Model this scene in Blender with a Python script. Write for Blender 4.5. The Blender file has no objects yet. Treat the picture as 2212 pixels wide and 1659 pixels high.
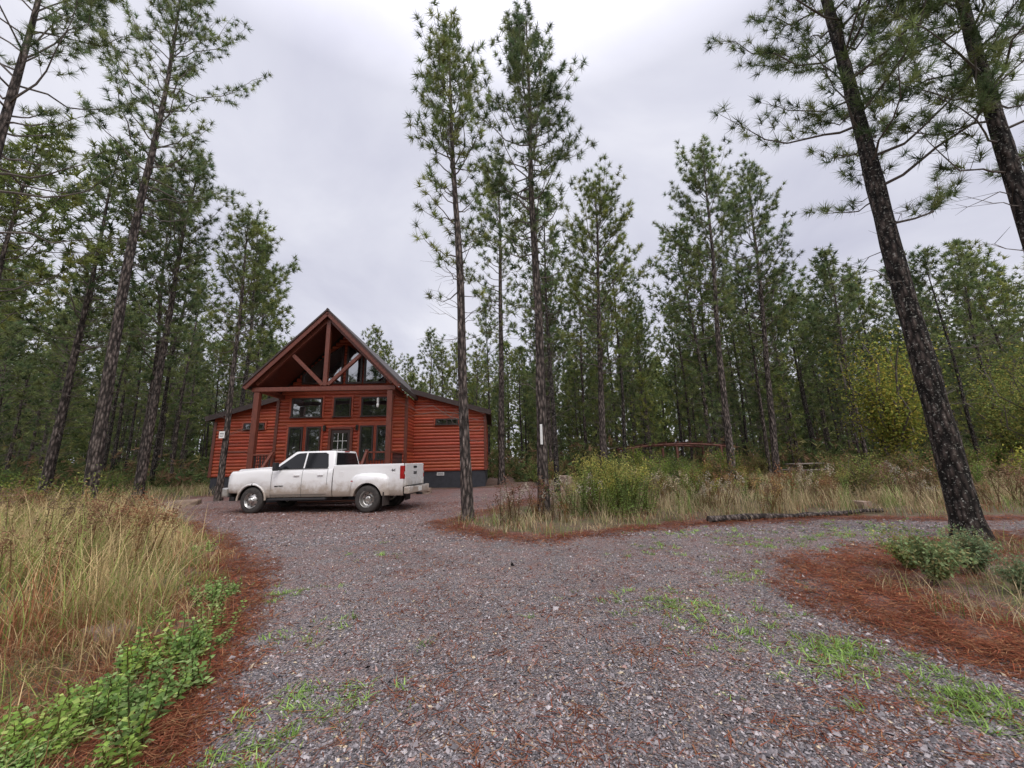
import bpy, bmesh, math, numpy as np
from mathutils import Matrix, Vector
rng=np.random.default_rng(7)
SC=bpy.context.scene
COL=SC.collection
# ------------------------------------------------------------------ helpers
def link(o,parent=None):
    COL.objects.link(o)
    if parent is not None: o.parent=parent
    return o
def tag(o,label,cat,group=None,kind=None):
    if label:o["label"]=label
    if cat:o["category"]=cat
    if group:o["group"]=group
    if kind:o["kind"]=kind
def empty(name,loc=(0,0,0),rz=0,label=None,cat=None,group=None):
    o=bpy.data.objects.new(name,None);o.empty_display_size=.2
    o.location=loc;o.rotation_euler=(0,0,rz);link(o)
    tag(o,label,cat,group);return o
class MB:
    def __init__(s): s.V=[];s.F=[];s.M=[];s.C=[];s.n=0
    def add(s,V,F,mat=0,col=(1,1,1)):
        V=np.asarray(V,float).reshape(-1,3);F=np.asarray(F,int)
        s.V.append(V);s.F.append(F+s.n);s.M.append(np.full(len(F),mat))
        c=np.asarray(col,float)
        if c.ndim==1:c=np.tile(c,(len(V),1))
        s.C.append(c);s.n+=len(V)
    def mesh(s,name,mats,smooth=False):
        me=bpy.data.meshes.new(name)
        V=np.concatenate(s.V).astype(np.float32);C=np.concatenate(s.C).astype(np.float32)
        me.vertices.add(len(V));me.vertices.foreach_set('co',V.ravel())
        loops=np.concatenate([f.ravel() for f in s.F]).astype(np.int32)
        tot=np.concatenate([np.full(len(f),f.shape[1]) for f in s.F])
        st=np.concatenate([[0],np.cumsum(tot)[:-1]]).astype(np.int32)
        me.loops.add(len(loops));me.loops.foreach_set('vertex_index',loops)
        me.polygons.add(len(tot));me.polygons.foreach_set('loop_start',st)
        me.polygons.foreach_set('material_index',np.concatenate(s.M).astype(np.int32))
        me.polygons.foreach_set('use_smooth',np.full(len(tot),smooth))
        a=me.attributes.new('Col','FLOAT_COLOR','POINT')
        a.data.foreach_set('color',np.hstack([C,np.ones((len(C),1),np.float32)]).astype(np.float32).ravel())
        for m in mats:me.materials.append(m)
        me.update(calc_edges=True);return me
    def obj(s,name,mats,parent=None,smooth=False):
        return link(bpy.data.objects.new(name,s.mesh(name,mats,smooth)),parent)
def tube(mb,P,R,sides=6,mat=0,col=(1,1,1),cap=False):
    P=np.asarray(P,float);n=len(P);R=np.broadcast_to(np.asarray(R,float),(n,))
    T=np.gradient(P,axis=0);T/=np.linalg.norm(T,axis=1)[:,None]+1e-9
    ref=np.array([0,0,1.]) if abs(T[0,2])<.8 else np.array([1.,0,0])
    A=np.cross(T,ref);A/=np.linalg.norm(A,axis=1)[:,None]+1e-9
    B=np.cross(T,A)
    th=np.arange(sides)*2*np.pi/sides
    V=P[:,None,:]+R[:,None,None]*(np.cos(th)[None,:,None]*A[:,None,:]+np.sin(th)[None,:,None]*B[:,None,:])
    i=np.arange(n-1)[:,None]*sides;j=np.arange(sides)[None,:];k=(j+1)%sides
    F=np.stack([i+j,i+k,i+sides+k,i+sides+j],-1).reshape(-1,4)
    mb.add(V.reshape(-1,3),F,mat,col)
    if cap:
        mb.add(V[0],np.arange(sides)[None,::-1],mat,col);mb.add(V[-1],np.arange(sides)[None,:],mat,col)
def boxm(mb,c,s,mat=0,col=(1,1,1),rot=None):
    c=np.array(c,float);s=np.array(s,float)/2
    V=np.array([[x,y,z] for x in(-1,1) for y in(-1,1) for z in(-1,1)])*s
    if rot is not None:V=V@np.array(rot.to_3x3()).T
    F=np.array([[0,1,3,2],[4,6,7,5],[0,4,5,1],[2,3,7,6],[0,2,6,4],[1,5,7,3]])
    mb.add(V+c,F,mat,col)
def white(me):
    a=me.attributes.new('Col','FLOAT_COLOR','POINT');a.data.foreach_set('color',np.ones(len(me.vertices)*4,np.float32))
def box(name,c,s,mat,parent=None,rot=None,bev=0.0):
    bm=bmesh.new();bmesh.ops.create_cube(bm,size=1)
    for v in bm.verts:v.co=Vector((v.co.x*s[0],v.co.y*s[1],v.co.z*s[2]))
    if bev>0:bmesh.ops.bevel(bm,geom=bm.edges[:],offset=bev,segments=2,profile=.6,affect='EDGES')
    me=bpy.data.meshes.new(name);bm.to_mesh(me);bm.free();me.materials.append(mat);white(me)
    o=bpy.data.objects.new(name,me);o.location=c
    if rot is not None:o.rotation_euler=rot
    return link(o,parent)
def lathe(mb,prof,n=36,mat=0,axis='y'):
    prof=np.array(prof,float) # (r,y)
    th=np.arange(n)*2*np.pi/n
    V=np.stack([prof[:,0][:,None]*np.cos(th),np.repeat(prof[:,1][:,None],n,1),prof[:,0][:,None]*np.sin(th)],-1)
    i=np.arange(len(prof)-1)[:,None]*n;j=np.arange(n)[None,:];k=(j+1)%n
    mb.add(V.reshape(-1,3),np.stack([i+j,i+k,i+n+k,i+n+j],-1).reshape(-1,4),mat)
# ------------------------------------------------------------------ materials
class NT:
    def __init__(s,name):
        s.m=bpy.data.materials.new(name);s.m.use_nodes=True;s.t=s.m.node_tree
        s.b=s.t.nodes["Principled BSDF"]
    def n(s,typ,**kw):
        x=s.t.nodes.new(typ)
        for k,v in kw.items():setattr(x,k,v)
        return x
    def l(s,a,b):s.t.links.new(a,b)
    def ramp(s,fac,stops,interp='LINEAR'):
        r=s.n('ShaderNodeValToRGB');r.color_ramp.interpolation=interp
        e=r.color_ramp.elements
        while len(e)<len(stops):e.new(.5)
        for i,(p,c) in enumerate(stops):
            e[i].position=p;e[i].color=(c,c,c,1) if not hasattr(c,'__len__') else (*c,1)
        s.l(fac,r.inputs[0]);return r.outputs[0]
    def mix(s,f,a,b,typ='MIX'):
        m=s.n('ShaderNodeMixRGB',blend_type=typ)
        for i,v in enumerate((f,a,b)):
            if hasattr(v,'is_linked') or hasattr(v,'links'):s.l(v,m.inputs[i])
            elif i==0:m.inputs[0].default_value=v
            else:m.inputs[i].default_value=(*v,1)
        return m.outputs[0]
    def math(s,op,a,b=None,clamp=False):
        m=s.n('ShaderNodeMath',operation=op,use_clamp=clamp)
        for i,v in enumerate((a,b)):
            if v is None:continue
            if hasattr(v,'links'):s.l(v,m.inputs[i])
            else:m.inputs[i].default_value=v
        return m.outputs[0]
    def pos(s,kind='pos',scale=(1,1,1)):
        o=s.n('ShaderNodeNewGeometry').outputs['Position'] if kind=='pos' else s.n('ShaderNodeTexCoord').outputs['Object']
        mp=s.n('ShaderNodeMapping');mp.inputs['Scale'].default_value=scale;s.l(o,mp.inputs[0]);return mp.outputs[0]
    def noise(s,vec,scale,detail=4,rough=.55,dist=0):
        x=s.n('ShaderNodeTexNoise');s.l(vec,x.inputs['Vector'])
        x.inputs['Scale'].default_value=scale;x.inputs['Detail'].default_value=detail;x.inputs['Roughness'].default_value=rough;x.inputs['Distortion'].default_value=dist
        return x.outputs['Fac']
    def vor(s,vec,scale,feature='F1'):
        x=s.n('ShaderNodeTexVoronoi',feature=feature);s.l(vec,x.inputs['Vector']);x.inputs['Scale'].default_value=scale;return x
    def bump(s,h,strength,dist,prev=None):
        b=s.n('ShaderNodeBump');b.inputs['Strength'].default_value=strength;b.inputs['Distance'].default_value=dist
        s.l(h,b.inputs['Height'])
        if prev is not None:s.l(prev,b.inputs['Normal'])
        s.l(b.outputs[0],s.b.inputs['Normal']);return b.outputs[0]
def simple(name,col,rough=.6,metal=0,nscale=0,namp=.25,bump=0,spec=None):
    t=NT(name);t.b.inputs['Roughness'].default_value=rough;t.b.inputs['Metallic'].default_value=metal
    if spec is not None:t.b.inputs['Specular IOR Level'].default_value=spec
    if nscale:
        v=t.pos('obj');n=t.noise(v,nscale)
        c=t.ramp(n,[(.25,tuple(x*(1-namp) for x in col)),(.75,tuple(min(1,x*(1+namp)) for x in col))])
        t.l(c,t.b.inputs['Base Color'])
        if bump:t.bump(n,bump,.02)
    else:t.b.inputs['Base Color'].default_value=(*col,1)
    return t.m
def leafmat(name,gain=1.0,trans=.3,vary=.35):
    t=NT(name);t.t.nodes.remove(t.b)
    a=t.n('ShaderNodeAttribute',attribute_name='Col').outputs['Color']
    n=t.noise(t.pos('pos'),.9,3)
    lo,hi=gain*(1-vary),gain*(1+vary)
    c=t.mix(1.0,a,t.ramp(n,[(.3,lo),(.7,hi)]),'MULTIPLY')
    oi=t.n('ShaderNodeObjectInfo').outputs['Random']
    c=t.mix(1.0,c,t.ramp(oi,[(0,(.85,.85,.9)),(.5,(1.,1.,1.)),(1,(1.22,1.12,.8))]),'MULTIPLY')
    d=t.n('ShaderNodeBsdfDiffuse');tr=t.n('ShaderNodeBsdfTranslucent')
    t.l(c,d.inputs[0]);t.l(c,tr.inputs[0])
    mx=t.n('ShaderNodeMixShader');mx.inputs[0].default_value=trans
    t.l(d.outputs[0],mx.inputs[1]);t.l(tr.outputs[0],mx.inputs[2])
    t.l(mx.outputs[0],t.t.nodes['Material Output'].inputs[0]);return t.m
M_NEEDLE=leafmat("pine_needles",1.0,.4)
M_LEAF=leafmat("leaves",1.0,.35)
M_GRASS=leafmat("grass_blades",1.0,.35,.2)
def barkmat(name,dark,mid,light,lich):
    t=NT(name);v=t.pos('obj',(1,1,.3))
    vo=t.vor(v,15);n=t.noise(v,9,6,.65,.5);n2=t.noise(t.pos('obj'),26,4,.7)
    h=t.math('ADD',t.math('MULTIPLY',vo.outputs['Distance'],.9),t.math('MULTIPLY',n,.45))
    c=t.ramp(h,[(.25,light),(.5,mid),(.8,dark)])
    vc=t.ramp(vo.outputs['Color'],[(0,.6),(1,1.35)]);c=t.mix(1.0,c,vc,'MULTIPLY')
    c=t.mix(t.ramp(n2,[(lich,0),(lich+.05,.8)]),c,(.38,.38,.34))
    t.l(c,t.b.inputs['Base Color']);t.b.inputs['Roughness'].default_value=.9;t.b.inputs['Specular IOR Level'].default_value=.2
    t.bump(t.math('SUBTRACT',1.0,h),1.0,.06);return t.m
M_BARK=barkmat("pine_bark",(.035,.029,.026),(.14,.112,.1),(.27,.23,.2),.64)
M_BARKD=barkmat("dark_pine_bark",(.014,.012,.011),(.062,.049,.043),(.15,.12,.105),.585)
M_TWIG=simple("twig_bark",(.12,.10,.087),.9,nscale=3)
# ground
def groundmat(name):
    t=NT(name);p=t.pos('pos')
    at=t.n('ShaderNodeAttribute',attribute_name='Col');sep=t.n('ShaderNodeSeparateColor');t.l(at.outputs['Color'],sep.inputs[0])
    wp=t.n('ShaderNodeTexNoise');t.l(p,wp.inputs['Vector']);wp.inputs['Scale'].default_value=30
    pw=t.mix(.02,p,wp.outputs['Color'],'ADD')
    v1=t.vor(pw,68);v2=t.vor(pw,125)
    s1=t.n('ShaderNodeSeparateColor');t.l(v1.outputs['Color'],s1.inputs[0])
    s2=t.n('ShaderNodeSeparateColor');t.l(v2.outputs['Color'],s2.inputs[0])
    stops=[(0,(.068,.061,.066)),(.25,(.15,.134,.142)),(.5,(.255,.228,.236)),(.72,(.42,.38,.385)),(.86,(.32,.21,.185)),(.95,(.48,.37,.27)),(1,(.6,.5,.37))]
    g1=t.ramp(s1.outputs[0],stops);g2=t.ramp(s2.outputs[0],stops)
    g=t.mix(t.math('GREATER_THAN',s1.outputs[1],.45),g1,g2)
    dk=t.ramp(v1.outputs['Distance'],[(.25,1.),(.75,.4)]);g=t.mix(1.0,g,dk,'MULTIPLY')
    big=t.noise(p,.7,5,.6);g=t.mix(1.0,g,t.ramp(big,[(.3,.78),(.7,1.22)]),'MULTIPLY')
    red=t.ramp(t.math('ADD',t.noise(p,2.3,6,.7),t.math('MULTIPLY',sep.outputs[2],.5)),[(.48,0),(.92,.75)])
    g=t.mix(red,g,(.27,.125,.10))
    a1=t.noise(t.pos('pos',(9,60,20)),1,4,.7,1.5);a2=t.noise(t.pos('pos',(55,8,20)),1,4,.7,1.5)
    ln=t.math('MULTIPLY',t.math('ADD',a1,a2),.5)
    lit=t.ramp(ln,[(.36,(.05,.019,.016)),(.5,(.14,.052,.04)),(.62,(.26,.12,.088))])
    lit=t.mix(t.ramp(t.noise(p,1.9,6,.7),[(.45,0),(.62,.7)]),lit,(.2,.155,.13))
    so=t.ramp(t.noise(p,7,6,.7),[(.3,(.055,.04,.025)),(.5,(.14,.10,.06)),(.7,(.22,.165,.10))])
    so=t.mix(t.ramp(t.noise(p,1.1,4),[(.45,0),(.6,.6)]),so,(.085,.10,.035))
    nz=t.math('ADD',t.math('MULTIPLY',t.math('SUBTRACT',t.noise(p,3.2,7,.75),.5),2.1),t.math('MULTIPLY',t.math('SUBTRACT',t.noise(p,40,3,.7),.5),1.1))
    ml=t.ramp(t.math('ADD',sep.outputs[0],nz),[(.5,0),(.9,1)])
    mv=t.ramp(t.math('ADD',sep.outputs[1],nz),[(.42,0),(.62,1)])
    c=t.mix(ml,g,lit);c=t.mix(mv,c,so)
    t.l(c,t.b.inputs['Base Color']);t.b.inputs['Roughness'].default_value=.65;t.b.inputs['Specular IOR Level'].default_value=.4
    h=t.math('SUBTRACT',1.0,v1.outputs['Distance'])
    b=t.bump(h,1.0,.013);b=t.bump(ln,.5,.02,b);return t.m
M_GROUND=groundmat("ground_material")
def logmat(name,a,b,course=.2,scale=(1.2,1.2,14)):
    t=NT(name);v=t.pos('obj',scale);n=t.noise(v,2.2,6,.65,.6)
    at=t.n('ShaderNodeAttribute',attribute_name='Col').outputs['Color']
    c=t.ramp(n,[(.3,a),(.7,b)]);c=t.mix(1.0,c,at,'MULTIPLY')
    kn=t.vor(t.pos('obj',(1.1,1.1,4)),1.7);c=t.mix(t.ramp(kn.outputs['Distance'],[(.03,.8),(.09,0)]),c,(.04,.012,.008))
    t.l(c,t.b.inputs['Base Color']);t.b.inputs['Roughness'].default_value=.45
    t.bump(n,.25,.01);return t.m
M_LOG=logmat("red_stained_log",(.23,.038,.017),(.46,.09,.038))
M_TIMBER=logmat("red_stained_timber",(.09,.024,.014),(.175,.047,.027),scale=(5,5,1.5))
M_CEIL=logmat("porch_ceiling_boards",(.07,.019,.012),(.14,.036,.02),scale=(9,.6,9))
M_TRIM=simple("dark_metal_trim",(.045,.028,.024),.5,nscale=4)
M_ROOF=simple("roof_metal",(.05,.038,.034),.55,.1,nscale=2)
M_FOUND=simple("charcoal_block",(.035,.037,.045),.8,nscale=6,bump=.3)
M_FRAME=simple("window_frame_dark",(.04,.024,.02),.45,nscale=5)
tg=NT("window_glass");tg.b.inputs['Roughness'].default_value=.03;tg.b.inputs['Specular IOR Level'].default_value=.8
tg.l(tg.ramp(tg.noise(tg.pos('obj'),1.3,3),[(.35,(.008,.009,.01)),(.7,(.04,.04,.04))]),tg.b.inputs['Base Color'])
nb=tg.bump(tg.noise(tg.pos('obj'),1.6,1),.12,.05)
gl=tg.n('ShaderNodeBsdfGlossy');gl.inputs['Roughness'].default_value=.03;gl.inputs['Color'].default_value=(.8,.85,.9,1);tg.l(nb,gl.inputs['Normal'])
mx=tg.n('ShaderNodeMixShader');mx.inputs[0].default_value=.2;tg.l(tg.b.outputs[0],mx.inputs[1]);tg.l(gl.outputs[0],mx.inputs[2]);tg.l(mx.outputs[0],tg.t.nodes['Material Output'].inputs[0])
M_GLASS=tg.m
M_DECK=simple("deck_boards",(.17,.07,.045),.7,nscale=8)
M_BLACK=simple("black_metal",(.02,.02,.02),.5,nscale=9)
M_WHITE=simple("white_sign_paint",(.75,.75,.73),.5,nscale=12,namp=.1)
M_ROCK=simple("sandstone",(.27,.2,.155),.85,nscale=5,namp=.5,bump=.8)
# ------------------------------------------------------------------ terrain functions
DRIVE=np.array([(-1.2,-8),(-1.5,1),(-1.83,2.33),(-2.16,2.99),(-2.73,4.17),(-3.7,5.79),(-5.5,8.13),(-9.9,12.2),(-14.5,14.5),(-15.5,17.5),(-14,19.6),(-1.0,19.8),(2,18.5),(-.2,15),(-1.2,12.5),(-2.1,10.5),(-1.72,9.6),(-.51,8.17),(.76,7.86),(2.29,8.54),(4.47,9.2),(7.53,9.5),(9.49,8.9),(12,8.6),(30,8.5),(30,7.2),(12,7.4),(8.5,7.6),(6.6,6.8),(5,6.4),(3.85,5.9),(3.3,4.6),(3.2,3.7),(3.35,3.15),(3.8,2.8),(6,1.2),(8,-8)],float)
def sd(x,y,poly=DRIVE):
    x=np.asarray(x,float);y=np.asarray(y,float);d=np.full(x.shape,1e9);ins=np.zeros(x.shape,bool)
    n=len(poly)
    for i in range(n):
        a=poly[i];b=poly[(i+1)%n];e=b-a
        wx=x-a[0];wy=y-a[1];t=np.clip((wx*e[0]+wy*e[1])/(e@e),0,1)
        d=np.minimum(d,np.hypot(wx-t*e[0],wy-t*e[1]))
        if a[1]!=b[1]:
            c=((a[1]>y)!=(b[1]>y))&(x<(b[0]-a[0])*(y-a[1])/(b[1]-a[1])+a[0]);ins^=c
    return np.where(ins,-d,d)
def sm(a,b,x):
    t=np.clip((x-a)/(b-a),0,1);return t*t*(3-2*t)
def wob(x,y):
    return .5*np.sin(x*1.7+y*.6)+.3*np.sin(x*3.1-y*2.3+1)+.2*np.sin(x*6.3+y*5.1)
def H(x,y):
    x=np.asarray(x,float);y=np.asarray(y,float)
    d=sd(x,y);o=sm(0,1.2,d)
    h=.28*sm(14.5,20,y)+o*.05*wob(x*.6,y*.6)
    h=h+.16*sm(.2,3,d)*(x<-1)*(y<16)*1.0
    h=h+.012*wob(x*.8,y*.8)*(1-o)
    return h
def Hs(x,y):return float(H(np.array([x]),np.array([y]))[0])
def masks(x,y):
    d=sd(x,y)+.16*wob(x*2.1,y*2.1)
    lit=sm(-.5,.4,d)
    veg=sm(.7,1.6,d)*.85
    ri=(x>2.5)&(y<8);veg=np.where(ri,sm(.8,2.0,d)*.8,veg);lit=np.where(ri,sm(-.5,.5,d)*.92,lit)
    isl=(x>-3)&(y>=7.8)&(y<14);veg=np.where(isl,sm(.35,1.0,d)*.8,veg)
    veg=np.where(y>20,.45,veg)
    lft=(x<-1)&(y<12);veg=np.where(lft,sm(.55,1.2,d)*.8,veg)
    tint=.14*sm(3,7,y)+.33*sm(8,13.5,y)
    return np.stack([lit,veg,tint],-1)
def grid(xs,ys,zoff):
    X,Y=np.meshgrid(xs,ys,indexing='ij');Z=H(X,Y)+zoff
    V=np.stack([X,Y,Z],-1).reshape(-1,3);m=len(ys)
    i,j=np.meshgrid(np.arange(len(xs)-1),np.arange(m-1),indexing='ij');a=(i*m+j).ravel()
    return V,np.stack([a,a+m,a+m+1,a+1],-1),masks(X,Y).reshape(-1,3)
xs=np.concatenate([-np.geomspace(400,16.2,22),np.arange(-16,16.01,.14),np.geomspace(16.3,400,22)])
ys=np.concatenate([[-60,-30,-15,-8,-4,-2,-1],np.arange(0,22.01,.14),np.geomspace(22.4,600,26)])
V,F,C=grid(xs,ys,0);mb=MB();mb.add(V,F,0,C)
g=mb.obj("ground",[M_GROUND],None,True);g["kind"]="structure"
xs=np.arange(-16,14,.12);ys=np.arange(-2,20,.12)
V,F,C=grid(xs,ys,.005);cen=V[F].mean(1);keep=sd(cen[:,0],cen[:,1])<-.02
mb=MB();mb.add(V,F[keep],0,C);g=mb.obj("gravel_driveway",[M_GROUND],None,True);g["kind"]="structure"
tt=NT("crushed_stone");tt.l(tt.n('ShaderNodeAttribute',attribute_name='Col').outputs['Color'],tt.b.inputs['Base Color']);tt.b.inputs['Roughness'].default_value=.5;M_STONE=tt.m
def stones(mb,n,yr,sz,power=1.0,xm=1.5):
    y=yr[0]+(yr[1]-yr[0])*rng.random(n)**power;x=(rng.random(n)*2-1)*(y*xm+.4)
    d=sd(x,y);k=d<rng.normal(-.08,.22,n);x=x[k];y=y[k];n=len(x)
    base=np.array([[1,0,0],[-1,0,0],[0,1,0],[0,-1,0],[0,0,1],[0,0,-1]],float)
    F0=np.array([[0,2,4],[2,1,4],[1,3,4],[3,0,4]])
    S=sz*rng.lognormal(0,.4,n)
    V=base[None]*(rng.random((n,6,1))*.6+.6)
    V=V*np.stack([S,S*rng.uniform(.6,1,n),S*rng.uniform(.3,.6,n)],-1)[:,None,:]
    V+=rng.normal(0,.12,(n,6,3))*S[:,None,None]
    a=rng.random(n)*6.28;c,s=np.cos(a)[:,None],np.sin(a)[:,None]
    tx=rng.normal(0,.35,n)[:,None]
    X=V[...,0]*c-V[...,1]*s;Y=V[...,0]*s+V[...,1]*c;Z=V[...,2]+tx*V[...,0]
    P=np.stack([X+x[:,None],Y+y[:,None],Z+(H(x,y)+.008)[:,None]],-1)
    pal=np.array([(.08,.072,.078),(.155,.14,.148),(.265,.238,.247),(.43,.39,.395),(.32,.205,.18),(.54,.44,.3)])
    ci=rng.choice(6,n,p=[.22,.32,.235,.12,.085,.02]);C=pal[ci]*rng.uniform(.8,1.2,(n,1))
    mb.add(P.reshape(-1,3),(F0[None]+6*np.arange(n)[:,None,None]).reshape(-1,3),0,np.repeat(C,6,0))
mb=MB();stones(mb,160000,(1.7,8.5),.0088,1.7);stones(mb,60000,(8,17.5),.014,1.2,1.0)
o=mb.obj("gravel",[M_STONE]);o["kind"]="stuff"
# ------------------------------------------------------------------ pine needle litter
def litter(n):
    y=1.8+14*rng.random(n)**1.7;x=(rng.random(n)*2-1)*(y*1.5+.4)
    d=sd(x,y)+.25*wob(x*2.3+1,y*2.3);ri=(x>2.5)&(y<7.5)
    pr=np.where(ri,np.exp(-((d-.45)/.75)**2),np.exp(-((d-.15)/.38)**2))
    pr=np.where(ri&(wob(x*2.9,y*3.3)>.35),pr*.35,pr)
    pr=np.where(d<-.45,.03+.04*(wob(x*1.3,y*1.3)>.3)+.08*(wob(x*.9+4,y*2.1+2)>.62)+.25*sm(10,14,y),pr)
    k=rng.random(n)<pr;x=x[k];y=y[k];d=d[k];n=len(x)
    a=rng.random(n)*6.28;L=rng.uniform(.07,.17,n);w=.0014+.0007*y
    dx=np.cos(a);dy=np.sin(a);z=H(x,y)+.014+rng.random(n)*.03*(d>0)
    P=np.stack([np.stack([x-dy*w,y+dx*w,z],-1),np.stack([x+dy*w,y-dx*w,z],-1),np.stack([x+dx*L,y+dy*L,z+rng.normal(0,.012,n)],-1)],1)
    pal=np.array([(.27,.092,.068),(.15,.052,.04),(.33,.18,.125),(.22,.095,.075)])
    C=pal[rng.integers(4,size=n)]*rng.uniform(.5,1.4,(n,1))
    mb=MB();mb.add(P.reshape(-1,3),np.arange(3*n).reshape(-1,3),0,np.repeat(C,3,0))
    o=mb.obj("pine_needle_litter",[M_GRASS]);o["kind"]="stuff"
litter(440000)
# ------------------------------------------------------------------ grass
def blades(mb,x,y,z,az,L,bend,w,C):
    n=len(x);ts=np.array([0,.35,.7,1.]);
    hx=np.cos(az);hy=np.sin(az)
    V=[]
    for t in ts:
        r=L*(bend*t*t*.8);zz=L*t*(1-.35*bend*t)
        ww=w*(1-t*.85)
        cx=x+hx*r;cy=y+hy*r
        V.append(np.stack([cx-hy*ww,cy+hx*ww,z+zz],-1));V.append(np.stack([cx+hy*ww,cy-hx*ww,z+zz],-1))
    V=np.stack(V,1)
    F0=np.array([[0,1,3,2],[2,3,5,4],[4,5,7,6]])
    mb.add(V.reshape(-1,3),(F0[None]+8*np.arange(n)[:,None,None]).reshape(-1,4),0,np.repeat(C,8,0))
def tussocks(mb,cx,cy,nb,L0,L1,pal,spread=.1,bend=(.2,1.1),w=.004,ps=None):
    n=len(cx)*nb
    ci=rng.choice(len(pal),len(cx),p=ps)
    x=np.repeat(cx,nb)+rng.normal(0,spread,n);y=np.repeat(cy,nb)+rng.normal(0,spread,n)
    z=H(x,y)-.02;LL=np.repeat(rng.uniform(L0,L1,len(cx)),nb)*rng.uniform(.45,1.1,n)
    wind=np.repeat(rng.random(len(cx))*6.28,nb);az=np.where(rng.random(n)<.4,wind+rng.normal(0,.5,n),rng.random(n)*6.28)
    mix=rng.random(n)<.3;cc=np.where(mix,rng.choice(len(pal),n,p=ps),np.repeat(ci,nb))
    C=np.array(pal)[cc]*rng.uniform(.6,1.35,(n,1))
    blades(mb,x,y,z,az,LL,rng.uniform(*bend,n),w*rng.uniform(.6,1.3,n)*(1+.06*y),C)
def scatter(n,xr,yr,dmin,dmax=1e9,cond=None):
    x=rng.uniform(*xr,n);y=rng.uniform(*yr,n);d=sd(x,y)+.15*wob(x*2,y*2);k=(d>dmin)&(d<dmax)
    if cond is not None:k&=cond(x,y)
    return x[k],y[k]
STRAW=[(.60,.49,.30),(.43,.34,.20),(.26,.33,.11),(.16,.23,.075),(.36,.18,.11)]
mb=MB()
x,y=scatter(1500,(-16,-2.2),(3.4,15),.7,6,lambda x,y:(x<-1.5))
tussocks(mb,x,y,36,.45,1.1,STRAW,.15,(.3,1.3),.0034,[.32,.22,.2,.12,.14])
x,y=scatter(150,(-12,-3),(4.2,12),1.0,5)
tussocks(mb,x,y,34,1.05,1.4,STRAW,.11,(.25,1.1),.0036,[.6,.25,.15,0,0])
x,y=scatter(700,(-9,-2),(2,9),.25,1.6)
tussocks(mb,x,y,24,.12,.5,STRAW,.12,(.4,1.5),.003,[.2,.15,.22,.15,.28])
x,y=scatter(380,(-5,-2),(2.3,5),.6,2.0)
tussocks(mb,x,y,44,.08,.34,[(.32,.14,.085),(.22,.105,.065),(.4,.26,.17)],.12,(.8,1.8),.0028)
o=mb.obj("tall_grass",[M_GRASS]);o["kind"]="stuff"
mb=MB()
x,y=scatter(2500,(-3,24),(8.2,24),.45,40,lambda x,y:(y<14)|(x>1.5))
tussocks(mb,x,y,20,.15,.55,STRAW,.18,(.3,1.4),.004,[.26,.22,.18,.12,.22])
x,y=scatter(130,(1.5,20),(10,14),.8)
tussocks(mb,x,y,30,.6,1.0,STRAW,.12,(.2,1.0),.004,[.5,.25,.25,0,0])
x,y=scatter(1500,(-34,-12),(9,30),.3)
tussocks(mb,x,y,20,.3,.8,STRAW,.25,(.3,1.2),.004,[.3,.2,.22,.16,.12])
x,y=scatter(420,(4.0,14),(3,8),.7)
tussocks(mb,x,y,24,.15,.45,STRAW,.15,(.3,1.3),.003,[.25,.2,.25,.2,.1])
o=mb.obj("meadow_grass",[M_GRASS]);o["kind"]="stuff"
mb=MB()
for (wx,wy,r,n) in [(1.58,4.36,.35,55),(2.2,4.2,.3,20),(2.46,3.3,.22,80),(2.7,2.77,.2,50),(-1.33,2.9,.22,36),(4.5,7.1,.5,50),(2.4,6.9,.5,20),(2.76,2.5,.25,44),(-2.3,7,.3,8),(1.9,3.7,.35,26),(5.8,7.7,.6,50),(-1.9,3.9,.3,22),(-1.5,2.4,.2,30),(3.5,8.2,.7,40),(1.2,4.8,.4,8),(0,6.5,3,14),(-2.9,5.2,.35,20),(6.6,8.3,.8,50),(2.2,3.0,.5,20),(2.9,5.2,.3,20)]:
    cx=rng.normal(wx,r,n);cy=rng.normal(wy,r*.6,n)
    tussocks(mb,cx,cy,16,.05,.11,[(.25,.40,.10),(.34,.5,.15),(.17,.27,.07)],.03,(.5,1.6),.0055)
o=mb.obj("ground_weeds",[M_GRASS]);o["kind"]="stuff"
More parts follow.
